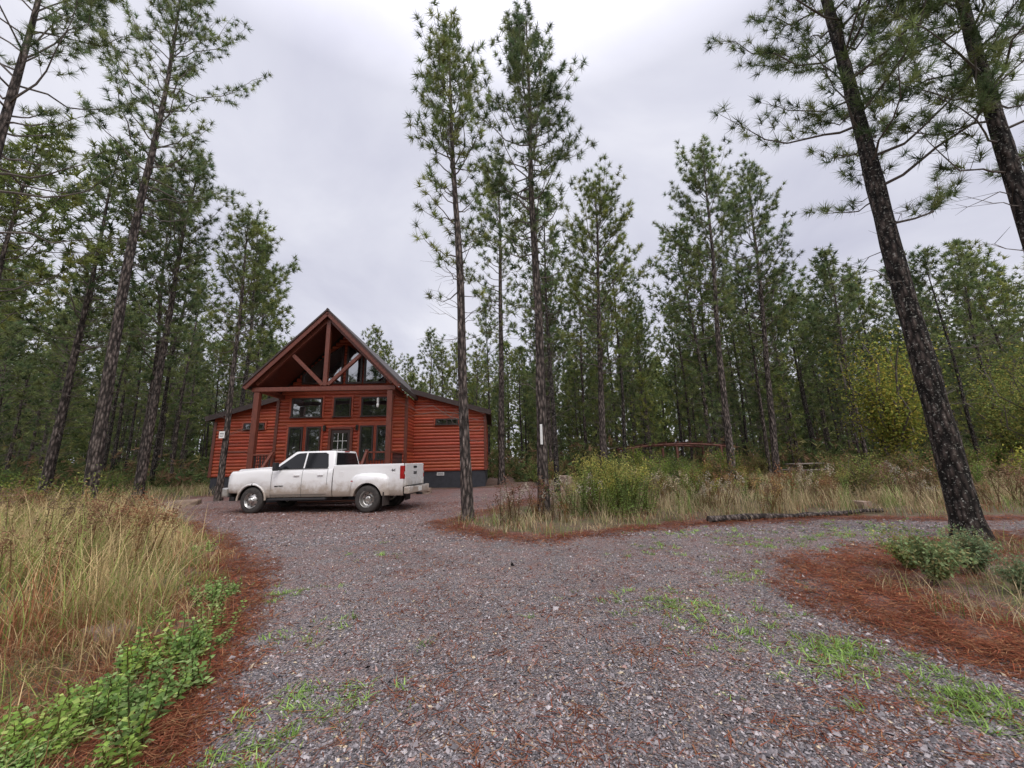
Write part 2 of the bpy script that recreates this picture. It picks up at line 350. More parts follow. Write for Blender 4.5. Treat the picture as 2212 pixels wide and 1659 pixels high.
# ------------------------------------------------------------------ leafy plants
def leaves(mb,P,D,L,W,C,mat=0,fold=.0):
    n=len(P);r=rng.normal(size=(n,3));S=np.cross(D,r);S/=np.linalg.norm(S,axis=1)[:,None]+1e-9
    L=np.broadcast_to(L,(n,))[:,None];W=np.broadcast_to(W,(n,))[:,None]
    V=np.stack([P,P+D*L*.45+S*W,P+D*L-np.array([0,0,.15])*L,P+D*L*.45-S*W],1)
    mb.add(V.reshape(-1,3),(np.array([[0,1,2,3]])[None]+4*np.arange(n)[:,None,None]).reshape(-1,4),mat,np.repeat(C,4,0))
def unit(a):return a/(np.linalg.norm(a,axis=-1,keepdims=True)+1e-9)
def herb(seed,h,nst,leafL,leafW,cols,flower=None,spread=.12,nl=14,stemcol=(.12,.12,.05)):
    mb=MB();R=np.random.default_rng(seed)
    for s in range(nst):
        b=np.array([R.normal(0,spread),R.normal(0,spread),-.03]);top=b+np.array([R.normal(0,.22)*h,R.normal(0,.22)*h,h*R.uniform(.55,1.05)])
        P=np.linspace(b,top,5);P[1:-1,:2]+=R.normal(0,.01,(3,2));tube(mb,P,np.linspace(.006,.002,5)*(1+h),4,0,stemcol)
        t=np.linspace(.12,1,nl);pts=b+(top-b)*t[:,None];pts=np.repeat(pts,2,0);az=np.repeat(np.arange(nl)*1.57+R.random()*6,2)+np.tile([0,np.pi],nl)
        D=unit(np.stack([np.cos(az),np.sin(az),R.uniform(-.1,.7,2*nl)],-1))
        C=np.array(cols)[R.integers(len(cols),size=2*nl)]*R.uniform(.7,1.3,(2*nl,1))
        leaves(mb,pts,D,leafL*R.uniform(.6,1.1,2*nl)*np.repeat(1.15-.6*t,2),leafW*R.uniform(.7,1.1,2*nl),C)
        if flower is not None:
            m=30;pts=top+R.normal(0,1,(m,3))*np.array([.05,.05,.09])*h*.8
            D=unit(R.normal(size=(m,3))+np.array([0,0,.6]));C=np.array(flower)*R.uniform(.6,1.3,(m,1))
            leaves(mb,pts,D,.05,.014,C)
    return mb.mesh("leafy_plant",[M_LEAF])
def place(mesh,name,locs,label,cat,group,smin=.8,smax=1.2):
    for (x,y) in locs:
        o=bpy.data.objects.new(name,mesh[rng.integers(len(mesh))]);s=rng.uniform(smin,smax)
        o.location=(x,y,Hs(x,y));o.rotation_euler=(0,0,rng.random()*6.28);o.scale=(s,s,s);link(o);tag(o,label,cat,group)
GR=[(.29,.46,.14),(.20,.34,.10),(.41,.55,.22)]
mint=[herb(s,.36,7,.09,.0145,GR,None,.08,11) for s in range(3)]
locs=[]
while len(locs)<50:
    y=rng.uniform(2.0,4.2);x=rng.uniform(-4.2,-1.7);d=float(sd(np.array([x]),np.array([y]))[0])
    if .08<d<.85 and rng.random()<1.3-(y-2.1)*.5:locs.append((x,y))
place(mint,"leafy_weed",locs,"bright green leafy weed with pointed leaves beside the gravel","plant","leafy weeds along the drive",.4,1.0)
locs=[tuple(p) for p in zip(*scatter(140,(-9,-2.5),(4.3,10),.2,.8))][:44]
place(mint,"leafy_weed",locs,"small green leafy weed at the edge of the gravel","plant","leafy weeds along the drive",.4,.9)
gold=[herb(s,1.35,7,.13,.014,[(.22,.33,.09),(.31,.43,.13),(.17,.23,.08)],(.42,.40,.13),.13,26) for s in (11,12,13)]
locs=[(rng.normal(2.6,.7),rng.normal(12.0,.8)) for _ in range(22)]
place(gold,"goldenrod_plant",locs,"tall green goldenrod standing in the brushy island","plant","goldenrod in the island",.75,1.25)
locs=[(5.5,12.5),(6.4,13.2),(9.8,14),(12.5,15),(3.8,14),(7.6,13),(14,15),(10.9,13.2),(16,16),(6.9,15.5)]
place(gold,"goldenrod_plant",locs,"green goldenrod among dry straw-coloured weeds","plant","goldenrod in the island",.55,.85)
dry=[herb(s,1.0,9,.07,.01,[(.26,.18,.1),(.2,.14,.09),(.2,.21,.09)],(fl),.2,16,(.18,.11,.07)) for s,fl in ((21,(.5,.45,.36)),(22,(.28,.18,.12)),(23,(.38,.28,.17)),(24,(.28,.15,.1)))]
locs=[(rng.uniform(-.3,1.9),rng.uniform(9.8,13)) for _ in range(9)]+[(rng.uniform(2.5,18),rng.uniform(10.6,17)) for _ in range(76)]
place(dry,"dry_weed",locs,"dried brown weed with pale fluffy seed heads","plant","dry weeds in the island",.45,1.15)
locs=[tuple(p) for p in zip(*scatter(60,(-9,-4),(4.5,9),1.2,4))][:16]
locs+=[tuple(p) for p in zip(*scatter(60,(-16,-10),(9.5,13),1.0,4))][:10]
place(dry[1:],"dry_weed",locs,"dried brown weed among tall straw grass","plant","dry weeds in the grass bank",.6,1.05)
def bush(seed,h,r,nst,nleaf,LL,LW,cols,name="shrub"):
    mb=MB();R=np.random.default_rng(seed)
    for s in range(nst):
        az=R.random()*6.28;rr=r*R.uniform(.2,1);top=np.array([math.cos(az)*rr,math.sin(az)*rr,h*R.uniform(.5,1.05)])
        P=np.array([top*np.array([k**1.5,k**1.5,k]) for k in np.linspace(0,1,6)])+np.vstack([np.zeros(3),R.normal(0,.03*h,(5,3))])
        tube(mb,P,np.linspace(.014,.004,6)*h,4,1)
        m=nleaf//nst;k=R.uniform(.25,1.05,m);pts=np.stack([np.interp(k,np.linspace(0,1,6),P[:,i]) for i in range(3)],-1)+R.normal(0,.09*h,(m,3))*k[:,None]
        cl=R.uniform(.7,1.3);D=unit(R.normal(size=(m,3))+np.array([0,0,.1]));C=np.array(cols)[R.integers(len(cols),size=m)]*R.uniform(.75,1.25,(m,1))*cl
        leaves(mb,pts,D,LL*R.uniform(.6,1.2,m),LW*R.uniform(.7,1.2,m),C)
    return mb.mesh(name,[M_LEAF,M_TWIG])
sh=[bush(s,1.2,.8,12,1500,.08,.022,c) for s,c in ((31,[(.14,.21,.06),(.2,.25,.08)]),(32,[(.26,.2,.1),(.19,.21,.07)]),(33,[(.2,.16,.07),(.29,.18,.1),(.14,.18,.06)]))]
locs=[(rng.uniform(8,34),rng.uniform(13,25)) for _ in range(60)]+[(rng.uniform(-30,-14),rng.uniform(13,24)) for _ in range(22)]+[(rng.uniform(1,9),rng.uniform(15,22)) for _ in range(16)]
locs=[q for q in locs if float(sd(np.array([q[0]]),np.array([q[1]]))[0])>.8]
place(sh,"shrub",locs,"low leafy shrub growing between the pines","shrub","shrubs between the pines",.5,1.4)
ns=[bush(41,.6,.5,13,2600,.045,.013,[(.22,.32,.16),(.29,.38,.2),(.33,.31,.16)])]
place(ns,"shrub",[(4.75,4.75)],"grey-green fine-leaved shrub in fallen pine needles","shrub",None,1.0,1.0)
place(ns,"shrub",[(5.6,5.1),(6.3,5.7),(5.3,4.4),(5.0,5.3)],"small grey-green shrub beside a leaning dark pine","shrub",None,.6,.85)
yt=[bush(51,7.5,2.6,26,13000,.15,.05,[(.24,.28,.08),(.18,.24,.08),(.33,.3,.09)],"broadleaf_tree")]
place(yt,"broadleaf_tree",[(24,17.5),(28,21.5),(20,20.5)],"yellow-green broadleaf tree at the edge of the pines","tree","broadleaf trees",.65,.95)
ys_=[bush(55,1.5,1.0,12,1400,.09,.03,[(.30,.31,.09),(.2,.26,.08)])]
place(ys_,"shrub",[(-15.6,12.6),(-13.9,12.8),(13.5,15.5),(19,14.5),(21,13.5)],"yellow-green leafy shrub in long grass","shrub","yellow-green shrubs",.6,1.0)
# ------------------------------------------------------------------ pines
def tufts(mb,C,A,k,L,w,cols,R,a0=.15,a1=1.9,back=.45):
    n=len(C);A=unit(A);col=np.array(cols)[R.integers(len(cols),size=n)]*R.uniform(.6,1.45,(n,1))
    C=np.repeat(C,k,0);A=np.repeat(A,k,0);m=len(C)
    P=R.normal(size=(m,3));P=unit(P-A*np.sum(P*A,1)[:,None])
    th=R.uniform(a0,a1,m)[:,None];D=A*np.cos(th)+P*np.sin(th)
    base=C-A*R.uniform(-.1,back,(m,1))*L
    S=unit(np.cross(D,R.normal(size=(m,3))))*w/2
    tip=base+D*L*R.uniform(.7,1.1,(m,1))
    V=np.stack([base-S,base+S,tip],1)
    mb.add(V.reshape(-1,3),np.arange(3*m).reshape(-1,3),0,np.repeat(np.repeat(col,k,0),3,0))
NC=[(.148,.198,.088),(.18,.225,.09),(.115,.165,.08),(.225,.255,.105)]
def pine(seed,Ht,r0,cb,Rm,nbr,k=20,nl=.2,nw=.014,lean=(0,0),dead=14,sides=12,step=.22,peak=.45,low=.6,bark=None,curve=.12,limbup=.0,full=0.0,brs=1.0):
    R=np.random.default_rng(seed);bark=bark or M_BARK
    nz=28;t=np.linspace(0,1,nz);ph=R.random(4)*6.28
    cx=lean[0]*t+curve*np.sin(t*5+ph[0])*t+.05*np.sin(t*13+ph[1])*t
    cy=lean[1]*t+curve*np.sin(t*4.3+ph[2])*t
    P=np.stack([cx,cy,-.3+(Ht+.3)*t],-1)
    rad=r0*((1-t)**.75*.93+.035)*(1+.5*np.exp(-t*Ht/.35))*(1+R.normal(0,.025,nz))
    mt=MB();tube(mt,P,rad,sides)
    V=mt.V[0];V[:,:2]+=R.normal(0,.03*r0,(len(V),2))
    trunk=mt.mesh("trunk",[bark],True)
    mc=MB();TC=[];TA=[]
    def at(tt):return np.array([np.interp(tt,t,P[:,i]) for i in range(3)])
    for i in range(nbr):
        u=((i+R.random())/nbr)**.8;tt=cb+(1-cb)*u*.985;b=at(tt);az=i*2.4+R.normal(0,.6)
        pr=(low+(1-low)*u/peak) if u<peak else (1-((u-peak)/(1-peak))**1.7)*.82+.18
        L=Rm*pr*R.uniform(.42,1.15)*(1+.22*math.cos(az-ph[3]));e=math.radians(12+50*u**1.1+limbup+R.normal(0,11))
        s=np.linspace(0,1,7);up=.32*s**2-.12*np.sin(s*3.1)*(1-u)
        h=np.array([math.cos(az),math.sin(az)]);bend=R.normal(0,.16)
        hp=np.array([-h[1],h[0]])
        Q=np.stack([b[0]+L*(s*math.cos(e)*h[0]+bend*s**2*hp[0]),b[1]+L*(s*math.cos(e)*h[1]+bend*s**2*hp[1]),b[2]+L*(s*math.sin(e)+up)],-1)
        Q[1:]+=R.normal(0,.028*L,(6,3))
        br=brs*min(.28*np.interp(tt,t,rad)+.006,.010+.012*L)
        tube(mc,Q,br*(1-.85*s),5 if br>.02 else 4,1)
        s0=max(.2,.6-.45*u-full);nt=max(3,int(L*(1-s0)/step)+1);sv=np.linspace(s0,1,nt)
        for j,q in enumerate(sv):
            c=np.array([np.interp(q,s,Q[:,a]) for a in range(3)])
            sa=az+(1 if j%2 else -1)*R.uniform(.4,1.15);ln=(.16+.34*L*(1.15-q)*R.uniform(.4,1.))
            if q==1:sa=az;ln=.15
            D=unit(np.array([math.cos(sa),math.sin(sa),R.uniform(.2,1.2)]));tip=c+D*ln+np.array([0,0,.1*ln])
            tube(mc,np.array([c,(c+tip)/2+R.normal(0,.02,3),tip]),np.array([.006,.004,.003]),3,1)
            m=1+int(ln/(nl*1.5))
            for z in range(m):
                TC.append(tip-(tip-c)*(z/m)*.9+R.normal(0,.04,3));TA.append(D+np.array([0,0,.7]))
    TC.append(at(1.));TA.append(np.array([0,0,1.]))
    tufts(mc,np.array(TC),np.array(TA),k,nl,nw,NC,R)
    for i in range(dead):
        tt=cb*R.uniform(.35,1.15);b=at(tt);az=R.random()*6.28;L=R.uniform(.4,1.7);e=R.uniform(-.1,.6)
        s=np.linspace(0,1,5);Q=b+L*np.stack([s*math.cos(az),s*math.sin(az),s*e-.1*s*s],-1)+np.vstack([np.zeros(3),R.normal(0,.05,(4,3))])
        tube(mc,Q,.012*(1-.8*s),3,1)
        for j in range(3):
            c=Q[1+j];D=np.array([math.cos(az+R.normal(0,.9)),math.sin(az+R.normal(0,.9)),R.uniform(-.2,.7)]);tube(mc,np.array([c,c+D*.2,c+D*.42]),[.005,.004,.002],3,1)
    crown=mc.mesh("crown",[M_NEEDLE,M_TWIG])
    return trunk,crown
def put_pine(ms,x,y,rz=0,s=1.0,label=None,group=None,sink=0):
    e=empty("pine_tree",(x,y,Hs(x,y)-sink),rz,label,"pine tree",group);e.scale=(s,s,s)
    for nm,m in (("trunk",ms[0]),("crown",ms[1])):link(bpy.data.objects.new(nm,m),e)
    return e
HG="tall pines around the clearing"
put_pine(pine(101,16.1,.165,.40,1.8,84,40,.26,.021,(-.65,.1),26,step=.165,peak=.7,low=.45,curve=.08),-1.24,10.62,0,1,"slender tall pine standing at the edge of the gravel island",HG)
put_pine(pine(102,18.6,.185,.42,2.45,104,40,.27,.023,(.15,0),28,step=.18,peak=.5,low=.5,curve=.1),.86,12.1,0,1,"tall straight pine with a narrow white plate on its trunk",HG)
put_pine(pine(103,17.5,.215,.36,3.7,66,46,.25,.013,(-.25,.1),10,16,step=.15,peak=.45,low=.75,bark=M_BARKD,curve=.1,full=.25,brs=.75),7.84,7.05,0,1,"big dark-barked leaning pine beside a needle-covered bank",HG)
put_pine(pine(104,16,.18,.38,3.4,66,46,.25,.013,(.1,0),8,14,step=.15,peak=.45,low=.75,bark=M_BARKD,curve=.08,full=.25,brs=.7),9.0,6.05,0,1,"dark pine with spreading limbs at the drive's edge",HG)
put_pine(pine(105,19,.19,.40,2.7,80,36,.28,.028,(.7,0),22,step=.19,peak=.5,curve=.14),11.0,20,0,1,"tall pine with a narrow crown above dry weeds",HG)
put_pine(pine(106,20.5,.2,.30,3.5,100,36,.28,.03,(1.4,0),16,step=.2,peak=.45,curve=.14),15.2,23,0,1,"tall full-crowned pine in front of the woods",HG)
put_pine(pine(107,17.5,.2,.30,3.2,96,36,.28,.028,(.6,0),16,step=.2,curve=.14),4.6,20.3,0,1,"broad pine behind the brushy island",HG)
put_pine(pine(108,20.5,.2,.40,2.5,80,36,.28,.028,(.2,0),22,curve=.1,step=.2),-.7,21.8,0,1,"tall pine growing close to the cabin's side wall",HG)
put_pine(pine(109,23,.2,.45,3.2,80,36,.26,.022,(-.35,0),26,14,step=.2,peak=.5,low=.7,curve=.18),-13.9,13,0,1,"very tall pine rising from the grass bank",HG)
put_pine(pine(110,17,.18,.42,3.4,54,38,.24,.016,(-.2,0),14,12,step=.18,peak=.5,low=.8,curve=.1),-12.7,8.2,0,1,"tall pine with open spreading crown on the grass bank",HG)
put_pine(pine(111,18,.2,.38,3.0,84,36,.28,.028,(.4,0),20,curve=.14,step=.2),-17.1,18,0,1,"dense pine behind the grass bank",HG)
put_pine(pine(112,14.0,.15,.40,2.3,68,36,.27,.026,(-.1,0),18,curve=.1,step=.19),-13.1,17.6,0,1,"mid-height pine beside the cabin with a small white sign",HG)
var=[pine(200+i,15.5,.14,[.34,.44,.38,.46,.30,.40][i],[2.7,2.4,2.9,2.5,2.7,2.2][i],[64,56,66,54,66,58][i],18,.35,.062,(.4*math.sin(i*2),.3*math.cos(i)),18,8,step=.29,curve=.16,bark=M_BARKD if i%2 else M_BARK) for i in range(6)]
yng=[pine(300+i,9.5,.08,[.12,.2,.15][i],[2.1,1.8,2.4][i],[50,44,54][i],15,.34,.057,(.2,.1),4,7,step=.3,curve=.12,peak=.25,low=.7,full=.3) for i in range(3)]
pts=[(-11.5,31.5),(-5.6,31),(-8.2,37),(-3.2,33),(1.9,17.8),(6.6,23.4),(2.2,24),(9,26),(-20.5,21.5),(-16.4,23),(-19.6,16.4),(-22.5,19),(-18,26),(-23.5,25.5),(14,27),(18.5,25.5),(21.5,28),(22,24.5),(-19,13.2),(-22.8,15.4),(26,22),(30,24),(24,31),(-28,19),(-26.5,22.5)]
tries=0
while len(pts)<224 and tries<60000:
    tries+=1
    y=24+ (56-24)*rng.random()**.9;x=rng.uniform(-1.58,1.58)*y
    if -18.5<x<1.5 and y<36:continue
    if 0<=x<12 and y<25:continue
    if all((x-a)**2+(y-b)**2>(2.4+.02*y)**2 for a,b in pts):pts.append((x,y))
for i,(x,y) in enumerate(pts):
    ang=x/y
    s=rng.uniform(.82,1.12)
    if -.8<ang<-.12:s=min(s,(1.5+(.30+.05*rng.random())*y)/15.5) if y>29 else s
    if -.8<ang<-.12 and y>45:s=max(.7,s*.85)
    if 0<ang<.45:s*=rng.uniform(.85,1.0)
    if ang<-.8:s*=1.05
    if i in(1,3):s=.68
    if i==0:s=.82
    put_pine(var[rng.integers(6)],x,y,rng.random()*6.28,s,"slim dark-trunked pine in the surrounding wood","pines of the surrounding wood")
q=[]
while len(q)<54:
    y=rng.uniform(23,48);a=rng.uniform(-1.5,1.5);x=a*y
    if -20<x<2 and y<36:continue
    if a<-.1 and rng.random()<.45:continue
    if all((x-c)**2+(y-b)**2>9 for c,b in q):q.append((x,y))
for x,y in q:put_pine(yng[rng.integers(3)],x,y,rng.random()*6.28,rng.uniform(.6,1.15),"young bushy green pine filling the wood's edge","young pines of the wood")
# distant mass
R=np.random.default_rng(5);mb=MB()
for i in range(450):
    if i<380:
        y=R.uniform(54,88);x=R.uniform(-1.9,1.9)*y;h=R.uniform(13,20) if abs(x/y+.45)>.35 else R.uniform(12,15)
    else:
        y=R.uniform(-34,-13);x=R.uniform(-38,30);h=R.uniform(11,16)
    tube(mb,np.array([[x,y,0],[x+.1,y,h*.5],[x,y,h]]),[.2,.14,.03],5,1)
    n=140;u=R.random(n)**.9;rr=3.2*(1-u**1.6)*R.uniform(.3,1,n)+.2;az=R.random(n)*6.28
    C=np.stack([x+rr*np.cos(az),y+rr*np.sin(az),h*(.12+.88*u)],-1)
    tufts(mb,C,np.stack([np.cos(az),np.sin(az),.8+0*az],-1),8,.9,.22,NC,R)
o=mb.obj("distant_woodland",[M_NEEDLE,M_BARKD]);o["kind"]="stuff"
R=np.random.default_rng(9);mb=MB();n=40000
y=R.uniform(24.5,62,n);x=R.uniform(-1.7,1.7,n)*y;k=~((x>-18)&(x<0)&(y<31));x=x[k];y=y[k];n=len(x)
hh=np.abs(R.normal(0,1.1,n))*(.7+.6*wob(x*.3,y*.3))
tufts(mb,np.stack([x,y,.3+np.abs(hh)],-1),R.normal(0,.5,(n,3))+np.array([0,0,.6]),7,.5,.11,[(.14,.18,.07),(.21,.195,.085),(.25,.165,.1),(.1,.14,.06)],R)
o=mb.obj("woodland_undergrowth",[M_LEAF]);o["kind"]="stuff"
# ------------------------------------------------------------------ fallen log, rocks
mb=MB();s=np.linspace(0,1,16);P=np.stack([4.5+4.9*s,9.45+.85*s+.06*np.sin(s*7),.06+.015*np.sin(s*9)],-1);P[:,2]+=H(P[:,0],P[:,1])
tube(mb,P,.082-.045*s+.008*np.sin(s*40),12,0,cap=True);mb.V[0]+=rng.normal(0,.006,mb.V[0].shape)
lg=mb.obj("fallen_log",[M_BARK],None,True);tag(lg,"dark bark-covered log lying along the gravel edge","log")
def rock(loc,sc,seed,label):
    bm=bmesh.new();bmesh.ops.create_icosphere(bm,subdivisions=3,radius=1);r=np.random.default_rng(seed);ph=r.random(9)*6
    for v in bm.verts:
        c=v.co.normalized();d=1+.16*math.sin(3*c.x+ph[0])+.13*math.sin(5*c.y+ph[1])+.1*math.sin(6*c.z+ph[2])+.06*math.sin(11*c.x+7*c.y+ph[3])
        q=[max(-.62,min(.62,c[i]*d)) for i in range(3)];v.co=Vector((q[0]*sc[0],q[1]*sc[1],q[2]*sc[2]))
    me=bpy.data.meshes.new("rock");bm.to_mesh(me);bm.free();me.materials.append(M_ROCK)
    for p in me.polygons:p.use_smooth=seed%2==0
    o=bpy.data.objects.new("rock",me);o.location=(loc[0],loc[1],Hs(*loc)+sc[2]*.2);o.rotation_euler=(0,0,seed);link(o);tag(o,label,"rock","sandstone rocks")
rock((-14.8,15.6),(.8,.5,.18),1,"flat sandstone slab at the edge of the gravel")
rock((-13.6,16.6),(.7,.6,.26),2,"grey-tan flat rock beside the parked truck")
rock((-4.2,18.2),(.6,.5,.3),3,"rough sandstone boulder by the cabin foundation")
rock((2.6,20.5),(.6,.5,.6),4,"rounded boulder beside a pine behind the weeds")
rock((9.6,11.2),(.3,.25,.2),5,"pale sandstone rock near a fallen log")
rock((-3.75,3.9),(.3,.24,.12),6,"pale flat stone half hidden in brown grass")
rock((-5,18.2),(.5,.4,.22),8,"flat tan rock lying near the cabin")
# ------------------------------------------------------------------ cabin (local: x right, y back, z up)
cab=empty("log_cabin",(-8.43,18.95,0.06),math.radians(3),"red-stained log cabin with open timber gable porch and low wings","cabin")
def logwall(name,x0f,x1f,z0,z1,y=0.0,parent=cab,course=.17,face=-1,axis='x'):
    mb=MB();z=z0
    th=np.linspace(0,1,6);R=np.random.default_rng(int(abs(z0+y)*10)+3)
    while z<z1-.01:
        h=min(course,z1-z);zz=z+h*th;bu=.05*np.sqrt(np.clip(1-(2*th-1)**2,0,1))
        a=x0f(z+h/2);b=x1f(z+h/2)
        if b-a>.05:
            cuts=[a];L=3.6+R.random()*1.5
            while cuts[-1]+L<b-.6:cuts.append(cuts[-1]+L);L=3.6+R.random()
            cuts.append(b)
            for q in range(len(cuts)-1):
                p0,p1=cuts[q],cuts[q+1]
                A=np.stack([np.full(6,p0),y+face*bu,zz],-1);B=np.stack([np.full(6,p1),y+face*bu,zz],-1)
                V=np.vstack([A,B])
                if axis=='y':V=V[:,[1,0,2]]
                c=R.uniform(.76,1.22);mb.add(V,np.array([[k,k+6,k+7,k+1] for k in range(5)]),0,(c,c*R.uniform(.85,1.15),c))
        z+=h
    return mb.obj(name,[M_LOG],parent,True)
FL=1.07
k46=(8.38-4.96)/3.3
def gx(z):return 3.12 if z<4.95 else max(0,3.3-(z-4.75)/k46)
YW=1.83;YB=9.6;WR=7.0;WL=-7.25
logwall("front_wall",lambda z:-gx(z),lambda z:gx(z),FL,8.1,0)
box("wall_core",(0,5.0,2.95),(6.1,9.8,3.7),M_LOG,cab)
logwall("side_wall",lambda z:0,lambda z:YW,FL,4.9,3.12,face=1,axis='y')
logwall("side_wall",lambda z:0,lambda z:YW,FL,4.9,-3.12,face=-1,axis='y')
def wtop(x):return 5.25-(abs(x)-3.15)*.29
logwall("wing_wall",lambda z:3.12,lambda z:WR if z<wtop(WR) else 3.15+(5.25-z)/.29,FL,5.2,YW)
logwall("wing_wall",lambda z:WL if z<wtop(WL) else -3.15-(5.25-z)/.29,lambda z:-3.12,FL,5.2,YW)
logwall("wing_side_wall",lambda z:YW,lambda z:YB,FL,4.1,WR,face=1,axis='y')
logwall("wing_side_wall",lambda z:YW,lambda z:YB,FL,3.95,WL,face=-1,axis='y')
logwall("back_wall",lambda z:WL,lambda z:WR,FL,4.0,YB,face=1)
for x,y in((WR,YW),(WL,YW),(3.12,0),(-3.12,0)):
    h=(wtop(x) if y>1 else 4.8)-FL-.05
    box("corner_post",(x,y,FL+h/2),(.15,.15,h),M_TIMBER,cab,bev=.015)
box("foundation",((WR+WL)/2,(YW+YB)/2+.02,.47),(WR-WL-.04,YB-YW,1.18),M_FOUND,cab)
box("foundation",(0,.94,.45),(6.2,1.74,1.2),M_FOUND,cab)
vt=box("foundation_vent",(4.6,YW-.0,.93),(.38,.05,.16),M_WHITE,cab)
for z in(-.04,0,.04):box("vent_slot",(0,-.028,z),(.32,.01,.015),M_BLACK,vt)
def slab(name,P,th,mat,parent=cab):
    P=np.array(P,float);Q=P+np.array([0,0,th]);V=np.vstack([P,Q])
    F=np.array([[3,2,1,0],[4,5,6,7],[0,1,5,4],[1,2,6,5],[2,3,7,6],[3,0,4,7]])
    mb=MB();mb.add(V,F,0);return mb.obj(name,[mat],parent)
yf,yb=-2.45,YB+.3;ex=3.3;PY=-2.18
for s in(-1,1):
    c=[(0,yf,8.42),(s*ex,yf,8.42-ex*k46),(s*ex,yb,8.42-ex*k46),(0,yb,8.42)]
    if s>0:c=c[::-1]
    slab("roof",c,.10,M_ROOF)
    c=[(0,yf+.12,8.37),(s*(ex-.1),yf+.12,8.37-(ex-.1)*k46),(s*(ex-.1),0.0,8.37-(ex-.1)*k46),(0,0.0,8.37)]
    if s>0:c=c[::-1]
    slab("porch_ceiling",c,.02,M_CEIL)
    L=math.hypot(ex,ex*k46)+.05;ang=math.atan(k46)
    box("barge_board",(s*ex/2,yf-.02,8.42-ex*k46/2-.11),(L,.05,.2),M_TIMBER,cab,(0,s*ang,0),.006)
    box("roof_edge_trim",(s*(ex+.02)/2,yf-.035,8.42-ex*k46/2+.05),(L+.08,.12,.07),M_TRIM,cab,(0,s*ang,0),.006)
    box("fascia",(s*(ex+.0),(yf+yb)/2,8.42-ex*k46-.02),(.05,yb-yf,.2),M_TRIM,cab)
    box("rafter",(s*(ex-.35)/2,PY,8.22-(ex-.35)*k46/2-.06),(L-.5,.16,.2),M_TIMBER,cab,(0,s*ang,0),.01)
    x0,x1=3.0,(WR+.3 if s>0 else -WL+.3)
    z0=5.25+.12+.29*.15;z1=z0-(x1-x0)*.29
    c=[(s*x0,YW-.35,z0),(s*x1,YW-.35,z1),(s*x1,YB+.3,z1),(s*x0,YB+.3,z0)]
    if s>0:c=c[::-1]
    slab("wing_roof",c,.09,M_ROOF)
    Lw=math.hypot(x1-x0,z0-z1);aw=math.atan(.29)
    box("wing_fascia",(s*(x0+x1)/2,YW-.38,(z0+z1)/2-.03),(Lw+.06,.05,.26),M_TRIM,cab,(0,s*aw,0),.004)
    box("wing_fascia",(s*(x1+.02),(YW+YB)/2,z1+.0),(.05,YB-YW+.6,.19),M_TRIM,cab)
    box("frieze_board",(s*(x0+x1-.25)/2,YW-.07,(z0+z1)/2-.11),(Lw-.3,.05,.2),M_LOG,cab,(0,s*aw,0))
box("porch_deck",(0,-1.18,FL-.06),(6.2,2.3,.12),M_DECK,cab)
box("deck_skirt",(0,-2.35,FL-.25),(6.2,.05,.26),M_TIMBER,cab)
box("porch_foundation",(0,-1.15,.42),(6.1,2.2,.8),M_FOUND,cab)
for s in(-1,1):
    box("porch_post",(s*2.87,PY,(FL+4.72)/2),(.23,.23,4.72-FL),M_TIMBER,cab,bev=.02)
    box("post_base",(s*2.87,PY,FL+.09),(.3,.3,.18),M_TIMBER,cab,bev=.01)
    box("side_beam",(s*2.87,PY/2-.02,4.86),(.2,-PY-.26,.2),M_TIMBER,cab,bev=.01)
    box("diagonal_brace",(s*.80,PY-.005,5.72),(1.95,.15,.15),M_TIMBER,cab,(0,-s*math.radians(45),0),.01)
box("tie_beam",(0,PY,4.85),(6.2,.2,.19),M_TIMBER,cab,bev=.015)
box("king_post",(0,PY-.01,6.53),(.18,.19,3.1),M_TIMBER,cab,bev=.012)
st=empty("stairs",(0,-2.38,0));st.parent=cab
SW=1.98
for i in range(5):
    z=FL-.19*(i+1);box("tread",(0,-.08-.145*i,z-.02),(2*SW-.1,.17,.045),M_DECK,st,bev=.005)
for s in(-1,1):
    sa=math.atan(.19/.145)
    box("stringer",(s*SW,-.38,.52),(.06,1.15,.24),M_TIMBER,st,(sa,0,0))
    box("newel_post",(s*SW,-.74,.62),(.12,.12,1.2),M_TIMBER,st,bev=.01)
    box("newel_post",(s*SW,.12,FL+.52),(.12,.12,1.1),M_TIMBER,st,bev=.01)
    box("handrail",(s*SW,-.33,1.64),(.1,1.26,.07),M_TIMBER,st,(math.atan2(.88,.86),0,0),.01)
    for i in range(5):
        q=(i+.5)/5;box("baluster",(s*SW,.06-.76*q,1.62-.82*q),(.03,.03,.8),M_BLACK,st)
    rl=empty("porch_railing",(0,0,0));rl.parent=cab
    box("rail",(s*2.4,PY-.05,FL+.95),(.72,.1,.07),M_TIMBER,rl,bev=.01);box("rail",(s*2.4,PY-.05,FL+.15),(.72,.07,.06),M_TIMBER,rl)
    for i in range(6):box("baluster",(s*(2.1+i*.12),PY-.05,FL+.55),(.022,.022,.76),M_BLACK,rl)
    box("rail",(s*3.0,-1.1,FL+.95),(.1,1.9,.07),M_TIMBER,rl,bev=.01);box("rail",(s*3.0,-1.1,FL+.15),(.07,1.9,.06),M_TIMBER,rl)
    for i in range(14):box("baluster",(s*3.0,-.2-i*.13,FL+.55),(.022,.022,.76),M_BLACK,rl)
